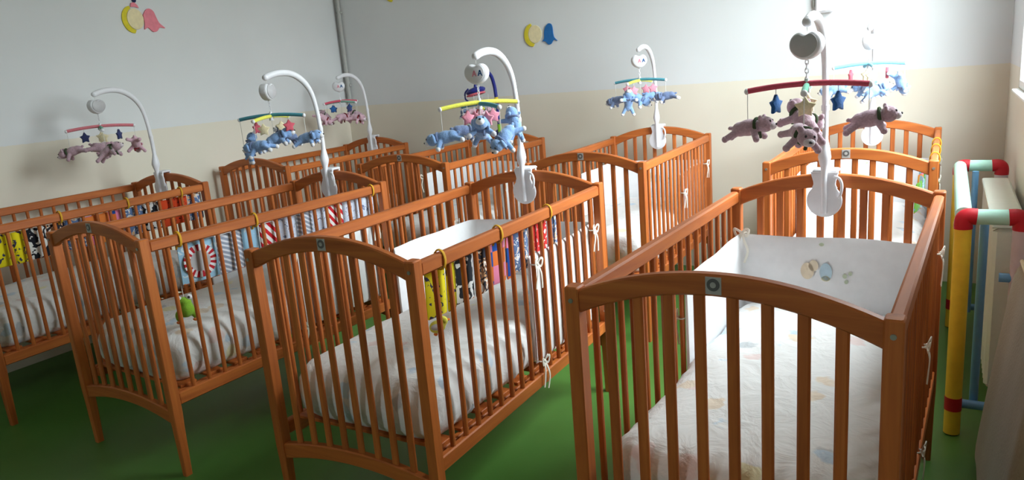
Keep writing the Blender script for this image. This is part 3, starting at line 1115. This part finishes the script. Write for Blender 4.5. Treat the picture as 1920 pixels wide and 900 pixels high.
def mobile_meshes():
    MM['plate'] = MB().prism(violin(), 0.010, 0.003, frame=FRONT, round_=2).mesh('clamp_plate', M['white_plastic'], 50)
    MM['jaw'] = MB().box((0, 0.030, 0.151), (0.080, 0.060, 0.012), 0.004).box((0, 0.0555, 0.120), (0.07, 0.010, 0.07), 0.003).mesh('clamp_jaw', M['white_plastic'])
    kn = MB().tube([(0, 0.060, 0.11), (0, 0.085, 0.11)], 0.016, 14)
    MM['knob'] = kn.mesh('clamp_knob', M['rose_felt'], 50)
    hk = MB().tube(smoothpath([(0.030, -0.004, 0.135), (0.048, -0.010, 0.128), (0.056, -0.012, 0.105), (0.052, -0.012, 0.075), (0.044, -0.010, 0.066)], 4), 0.005, 8)
    MM['hook'] = hk.mesh('hook', M['white_plastic'])
    P_ = [(0, -.006, .010), (0, -.008, .08), (0, -.008, .14), (0, -.006, .20), (0, -.002, .28), (0, -.004, .36), (0, -.010, .44), (0, -.024, .52),
          (0, -.050, .575), (0, -.092, .617), (0, -.145, .643), (0, -.200, .650), (0, -.255, .645), (0, -.300, .632)]
    path = smoothpath(P_, 4)
    rad = []
    for p in path:
        z = p.z
        if z < .15 and p.y > -.05: r = .010
        elif z < .26 and p.y > -.05: r = .010 + .011 * math.sin(math.pi * (z - .15) / .11) ** 2 if z < .205 else .021 - .011 * ((z - .205) / .055)
        else: r = .010 + (.0035 * min(1, max(0, (z - .5) / .12)))
        rad.append(r)
    MM['arm'] = MB().tube(path, rad, 12, flat=1.15).mesh('arm', M['white_plastic'], 60)
    MM['collar'] = MB().tube([(0, -.0035, .355), (0, -.0045, .372)], .0125, 14).mesh('arm_joint', M['white_plastic'])
    MM['cap'] = MB().ell((0, -.300, .632), .0145).mesh('arm_cap', M['white_plastic'], 80)
    MM['heart'] = MB().prism(heart(0.098, 0.088), 0.044, 0.012, frame=FRONT, round_=4).mesh('music_box', M['white_plastic'], 60)
    MM['heart_face'] = MB().prism(heart(0.084, 0.074), 0.003, 0.001, frame=FRONT, round_=1).mesh('music_box_face', M['grey_plastic'], 50)
    MM['heart_white'] = MB().prism(heart(0.084, 0.074), 0.003, 0.001, frame=FRONT, round_=1).mesh('music_box_face', M['white_plastic'], 50)
    for nm, mat in (('pinkA', 'pink_felt'), ('blueA', 'blue_felt')):
        m = MB()
        for st in A_STROKE:
            m.prism([(x * .020, z * .022) for x, z in st], 0.0015, frame=FRONT)
        MM[nm] = m.mesh('letter', M[mat], 30)
    ch = MB()
    for i in range(7):
        z = -i * .0125
        pts = []
        for q in range(10):
            a = 2 * math.pi * q / 10
            u, w_ = .0045 * math.cos(a), .0085 * math.sin(a)
            pts.append((u, 0, z + w_) if i % 2 else (0, u, z + w_))
        ch.tube(pts, .0016, 5, closed=True)
    MM['chain'] = ch.mesh('chain', M['white_plastic'], 60)
    for c in ('red_bar', 'pink_bar', 'green_bar', 'yellow_bar', 'teal_bar', 'cyan_bar', 'mint_bar', 'navy_plastic'):
        pts = [(-.165 + .33 * i / 16, 0, .012 * (1 - ((i - 8) / 8) ** 2)) for i in range(17)]
        MM['bar_' + c] = MB().tube(pts, .0085, 10).mesh('bar', M[c], 60)
    MM['end'] = MB().ell((0, 0, 0), (.008, .0095, .0095), nu=12, nv=8).mesh('bar_end', M['white_plastic'], 80)
    MM['hub'] = MB().tube([(0, 0, -.014), (0, 0, .026)], [.011, .006], 12).mesh('hub', M['white_plastic'])
    for c in ('blue_felt', 'cream_felt', 'pink_felt', 'rose_felt', 'navy_felt'):
        MM['star_' + c] = MB().prism(star(.031, 5, .60), .014, .005, frame=FRONT, round_=2).mesh('felt_star', M[c], 60)


mobile_meshes()


def string(parent, p, ln):
    MB().tube([(0, 0, 0), (0, 0, -ln)], .0013, 5).obj('string', M['cord'], parent, p)


def mobile(k, label, a, bar1, bar2, yaw, heart_yaw, letters, cols, stars, yaws, pit=(8, -6, 14, -10, 4), lens=(.082, .078, .088, .075, .070), star_yaw=None, star_r=.085, sc=.86):
    t = empty('crib_mobile', crib_pt(k, a, YC, ZC0), R(CR[k][1]))
    tag(t, label, 'crib mobile', 'musical mobiles clamped to the crib ends')
    for nm, key in (('clamp_plate', 'plate'), ('clamp_jaw', 'jaw'), ('clamp_knob', 'knob'), ('hook', 'hook'), ('arm', 'arm'), ('arm_joint', 'collar'), ('arm_cap', 'cap')):
        link(nm, MM[key], t)
    hy = -.300
    string(t, (0, hy, .625), .02)
    hb = link('music_box', MM['heart'], t, (0, hy, .572), (0, 0, R(heart_yaw)))
    link('music_box_face', MM['heart_white' if letters else 'heart_face'], hb, (0, -.0225, 0))
    if letters:
        link('letter', MM['pinkA'], hb, (.0, -.0245, -.004))
        link('letter', MM['blueA'], hb, (.024, -.0245, -.003))
    link('chain', MM['chain'], t, (0, hy, .532))
    zb = .446
    link('hub', MM['hub'], t, (0, hy, zb))
    pts = []
    for b, (bar, ya) in enumerate(((bar1, yaw), (bar2, yaw + 90))):
        o = link('bar', MM['bar_' + bar], t, (0, hy, zb - .006 * b), (0, 0, R(ya)))
        for s in (-1, 1):
            link('bar_end', MM['end'], o, (s * .168, 0, -.001))
            pts.append((s * .166 * math.cos(R(ya)), hy + s * .166 * math.sin(R(ya)), zb - .006 * b))
            q = (s * star_r * math.cos(R(ya)), hy + s * star_r * math.sin(R(ya)), zb - .045 - .006 * b)
            string(t, (q[0], q[1], zb + .006 - .006 * b), .03)
            link('felt_star', MM['star_' + stars[b]], t, q, (0, 0, R(star_yaw[b * 2 + (s > 0)] if star_yaw else random.uniform(-40, 40) + (yaw if s < 0 else yaw + 30))))
    pts.append((0, hy, zb - .01))
    for i, p in enumerate(pts):
        ln = lens[i]
        string(t, p, ln + .012)
        plush(t, cols[i % len(cols)], (p[0], p[1], p[2] - ln), yaws[i], pit[i], (0, 6, -8, 5, 0)[i], sc * (1.0, .98, 1.02, .97, 1.12)[i])
    return t


BL, SL, MA, PK = 'blue_plush', 'slate_plush', 'mauve', 'pink_plush'
mobile('A', 'white mobile with red bars and mauve plush bears on the right foreground crib', -.016, 'red_bar', 'green_bar', 9, -14, False, [MA], ('blue_felt', 'cream_felt'),
       (-2, 8, -62, 60, 128), (-6, -8, 12, 20, -36), (.080, .070, .082, .075, .058), (72, 62, 8, -14))
mobile('B', 'white mobile with yellow bars and blue plush animals above the checked cloth strip', -.013, 'yellow_bar', 'teal_bar', 58, 8, True, [BL, BL, BL, SL, BL], ('pink_felt', 'pink_felt'),
       (206, 150, 250, 60, 300), (12, -62, 40, 10, -30), (.078, .075, .088, .070, .055), (70, 40, 10, 20), .055)
mobile('C', 'white mobile with teal bars and blue plush animals above the sunburst strip', -.02, 'teal_bar', 'yellow_bar', 22, 112, False, [BL, BL, BL, SL, BL], ('rose_felt', 'cream_felt'),
       (60, 25, 200, 250, 40), (-68, -8, 10, -30, -20), (.125, .078, .084, .065, .060), (110, 70, 40, 60))
mobile('D', 'white mobile with pink bars and mauve plush bears close to the left wall', -.03, 'pink_bar', 'green_bar', 60, 96, False, [MA, PK], ('navy_felt', 'cream_felt'),
       (225, 140, 40, 220, 50), (18, 40, -24, 10, 20), star_yaw=(95, 120, 40, 60))
mobile('E', 'white mobile with mint and red bars and pink bears in the room corner', .0, 'red_bar', 'mint_bar', 85, 36, True, [PK, MA], ('blue_felt', 'navy_felt'),
       (60, 200, 10, 250, 90), (40, -20, 10, -40, 6))
mobile('G', 'white mobile with teal and yellow bars against the middle of the back wall', .0, 'teal_bar', 'yellow_bar', -6, 28, True, [SL, SL, BL, BL, BL], ('pink_felt', 'pink_felt'),
       (170, 190, 300, 40, 20), (14, 8, -64, 10, 30), (.078, .066, .090, .060, .062), star_yaw=(10, 30, 40, 20))
mobile('H', 'white mobile with pale cyan bars and blue animals nearest the window', .0, 'cyan_bar', 'cyan_bar', 12, 72, False, [BL], ('rose_felt', 'cream_felt'),
       (180, 60, 20, 200, 110), (10, 60, -20, 12, 8), star_yaw=(80, 95, 20, 30))

# the navy mobile of crib F
tF = empty('crib_mobile', crib_pt('F', 0.0, YC, ZC0), R(CR['F'][1]))
tag(tF, 'navy and yellow mobile with coloured rings on the crib behind the blue animals', 'crib mobile', 'musical mobiles clamped to the crib ends')
link('clamp_plate', MB().prism(violin(), 0.010, 0.003, frame=FRONT, round_=2).mesh('clamp_plate', M['navy_plastic'], 50), tF)
link('clamp_jaw', MB().box((0, 0.030, 0.151), (0.080, 0.060, 0.012), 0.004).box((0, 0.0555, 0.120), (0.07, 0.010, 0.07), 0.003).mesh('clamp_jaw', M['navy_plastic']), tF)
pF = smoothpath([(0, -.006, .01), (0, -.010, .14), (0, -.014, .28), (0, -.024, .40), (0, -.036, .48), (0, -.07, .55), (0, -.13, .585), (0, -.20, .585), (0, -.27, .55), (0, -.30, .48)], 5)
MB().tube(pF, .013, 12).obj('arm', M['navy_plastic'], tF)
MB().tube([(0, -.0195, .355), (0, -.0245, .398)], .0145, 12).obj('arm_band', M['yellow_plastic'], tF)
MB().tube([(0, -.010, .14), (0, -.012, .20)], .0145, 12).obj('arm_band', M['lime_felt'], tF)
MB().ell((0, -.30, .458), (.074, .062, .026), Matrix.Rotation(R(-12), 3, 'Y')).obj('music_box', M['navy_plastic'], tF)
MB().tube([(.062 * math.cos(a), -.30 + .062 * math.sin(a), .435 + .012 * math.cos(a)) for a in [2 * math.pi * q / 24 for q in range(24)]], .006, 8, closed=True).obj('ring', M['rose_felt'], tF)
MB().tube(smoothpath([(-.06, -.30, .475), (-.088, -.30, .45), (-.092, -.30, .41), (-.07, -.30, .39)], 4), .006, 8).obj('ring_hook', M['navy_plastic'], tF)
for i, (ang, col) in enumerate(((20, MA), (110, SL), (200, SL), (290, PK))):
    p = (.085 * math.cos(R(ang)), -.30 + .085 * math.sin(R(ang)), .43)
    string(tF, p, .09)
    plush(tF, col, (p[0], p[1], .345), ang + 90, 10, 0, .8)
string(tF, (0, -.3, .47), .12)
for j, (c, r) in enumerate((('lime_felt', .016), ('yellow_bar', .014), ('navy_felt', .013))):
    MB().ell((0.03, -.27, .36 - j * .03), (r, r, r * .95)).obj('bead', M[c], tF)
string(tF, (0.03, -.27, .43), .13)

# ------------------------------------------------------------------ cut-out wall decorations
def deco(name, label, loc, rz, body_mat, kind, s=1.0):
    t = empty(name, loc, rz)
    tag(t, label, 'wall decoration', 'craft foam wall cut-outs')
    def cut(nm, mat, ol, th, d):
        MB().prism([(x * s, z * s) for x, z in ol], th, 0.001, frame=Matrix.Translation((0, -d, 0)) @ FRONT, round_=1).obj(nm, mat, t)
    # yellow crescent
    out = [(-.065 + .075 * math.cos(a), .075 * 1.15 * math.sin(a)) for a in [R(100 + 170 * i / 20) for i in range(21)]]
    inn = [(-.045 + .062 * math.cos(a), .004 + .070 * math.sin(a)) for a in [R(262 - 150 * i / 20) for i in range(21)]]
    cut('crescent', M['foam_yellow'], out + inn, .006, .004)
    cut('face', M['foam_cream'], oval(-.046, .004, .058, .066, 28), .004, .003)
    if kind == 'bell':
        bell = [(.012, -.055), (.030, -.035), (.034, .010), (.046, .045), (.072, .070), (.098, .064), (.108, .035), (.110, -.005), (.118, -.035),
                (.142, -.062), (.112, -.052), (.090, -.078), (.064, -.082), (.040, -.058)]
        cut('bell_shape', body_mat, [tuple(p.to_2d()) for p in smoothpath([(x, z, 0) for x, z in bell + bell[:1]], 4)[:-1]], .007, .0045)
    else:
        fish = [(.010, .030), (.035, .062), (.062, .072), (.090, .055), (.104, .015), (.120, -.020), (.156, -.052), (.118, -.048), (.092, -.072), (.062, -.076),
                (.030, -.050), (.004, -.062), (.012, -.020)]
        cut('fish_shape', body_mat, [tuple(p.to_2d()) for p in smoothpath([(x, z, 0) for x, z in fish + fish[:1]], 4)[:-1]], .007, .0045)
        cut('cap', M['foam_pink'], [(-.068, .078), (-.060, .104), (-.038, .108), (-.018, .092), (-.010, .072), (-.04, .080)], .005, .006)
        cut('bobble', M['foam_navy'], oval(-.034, .122, .014, .016, 16), .007, .005)
    return t


deco('wall_cutout', 'yellow crescent and pink fish cut-out high on the left wall', (XL + .001, 3.03, 1.935), R(90), M['foam_pink'], 'fish', .98)
deco('wall_cutout', 'yellow crescent and blue bell cut-out on the back wall', (-2.545, YB - .001, 1.665), 0, M['foam_blue'], 'bell', .95)
deco('wall_cutout', 'pink and blue cut-out at the top edge of the back wall', (-3.80, YB - .001, 2.122), 0, M['foam_pink'], 'fish', .95)

# ------------------------------------------------------------------ radiator with its foam-padded guard frame
RY0, RY1 = 2.97, 3.93
rad = empty('radiator', (0.205, (RY0 + RY1) / 2, 0.0))
tag(rad, 'ivory radiator on the window wall behind the padded tube frame', 'radiator')
ln = RY1 - RY0
MB().box((0, 0, 0.755), (0.10, ln, 0.022), 0.004).obj('top_cover', M['radiator'], rad)
MB().box((0.054, 0, 0.44), (0.010, ln, 0.62), 0.003).obj('back_panel', M['radiator'], rad)
fin = MB().box((0, 0, 0), (0.088, 0.034, 0.60), 0.012).mesh('radiator_section', M['radiator'])
for i in range(20):
    link('radiator_section', fin, rad, (0, -ln / 2 + 0.03 + i * (ln - 0.06) / 19, 0.44))
for z in (0.18, 0.70):
    MB().tube([(0, -ln / 2 + .01, z), (0, ln / 2 - .01, z)], .018, 12).obj('header_pipe', M['radiator'], rad)
MB().tube([(0, -ln / 2 + .012, .18), (0, -ln / 2 - .05, .18)], .012, 12).obj('valve_stem', M['steel'], rad)
MB().tube([(0, -ln / 2 - .045, .15), (0, -ln / 2 - .045, .235)], [.018, .015], 14).obj('valve', M['white_plastic'], rad)
MB().tube([(0, -ln / 2 - .045, .16), (0, -ln / 2 - .045, .0)], .009, 10).obj('pipe', M['steel'], rad)

g = empty('radiator_guard', (0.15, 3.44, 0))
tag(g, 'foam padded tube frame in mint, red and yellow round the radiator', 'guard frame')
gx0, gx1, gy0, gy1, gz = -0.083, 0.083, -0.585, 0.585, 0.808
rt_ = .0265
MB().tube([(gx0, gy0 + .03, gz), (gx0, gy1 - .03, gz)], rt_, 16).obj('foam_sleeve', M['mint_foam'], g)
for y in (gy0, gy1):
    MB().tube([(gx0 + .03, y, gz), (gx1 - .03, y, gz)], rt_, 16).obj('foam_sleeve', M['mint_foam'], g)
    for x, s in ((gx0, 1), (gx1, -1)):
        e = MB().tube(smoothpath([(x + s * .038, y, gz), (x + s * .016, y, gz + .001), (x + s * .004, y, gz - .005), (x, y, gz - .02), (x, y, gz - .042)], 4), rt_ + .002, 16)
        e.obj('elbow', M['red_foam'], g)
for x, y, mt in ((gx0, gy0, 'yellow_foam'), (gx0, gy1, 'yellow_foam'), (gx1, gy0, 'lilac_foam'), (gx1, gy1, 'lilac_foam')):
    MB().tube([(x, y, .004), (x, y, gz - .03)], rt_, 16).obj('foam_sleeve', M[mt], g)
    MB().tube([(x, y, .095), (x, y, .145)], rt_ + .0012, 16).obj('red_band', M['red_foam'], g)
    MB().tube([(x, y, 0), (x, y, .006)], rt_ - .003, 16).obj('foot_cap', M['dark'], g)
for y in (gy0 + .045, gy1 - .045):
    MB().tube([(-.02, y, .10), (-.02, y, gz - .02)], .014, 12).obj('blue_upright', M['blue_metal'], g)
    MB().tube([(gx0 + .01, y - .03 if y < 0 else y + .03, .115), (gx1, y - .03 if y < 0 else y + .03, .115)], .016, 12).obj('blue_crossbar', M['blue_metal'], g)
MB().tube([(gx1 - .055, gy0, .60), (gx1 - .01, gy0, .60)], .016, 12).obj('blue_stub', M['blue_metal'], g)

# beige padded mat leaning on the window wall at the right edge
mt = empty('padded_mat', (0.19, 2.28, 0))
tag(mt, 'beige cloth covered padded mat leaning on the window wall at the right edge', 'padded mat')
m = MB()
secs = []
hw = 0.40
for i in range(25):
    t_ = i / 24
    y = -hw + 2 * hw * t_
    e = 1 - max(0, abs(t_ - .5) * 2 - .90) / .10
    th = .010 + .024 * math.sqrt(max(0, e))
    ztop = .72 - .10 * (1 - math.sqrt(max(0, e)))
    sec = []
    for q in range(20):
        a = 2 * math.pi * q / 20
        zz = (math.sin(a) * .5 + .5)
        zz = .5 + .5 * math.copysign(abs(math.sin(a)) ** .35, math.sin(a))
        dx = math.copysign(abs(math.cos(a)) ** .6, math.cos(a)) * th
        lean = .085 * (zz) - .035
        bul = .006 * noise.noise(Vector((y * 7, zz * 5, 2)))
        sec.append((lean + dx + bul, y + .02 * (1 - zz) * (1 if y > 0 else -1), .004 + zz * ztop))
    secs.append(sec)
m.loft(secs).obj('cover', M['beige_cloth'], mt, smooth=80)
MB().tube([(.030, -hw + .06, .722), (.030, 0, .728), (.030, hw - .06, .722)], .006, 8).obj('piping', M['cream_felt'], mt)
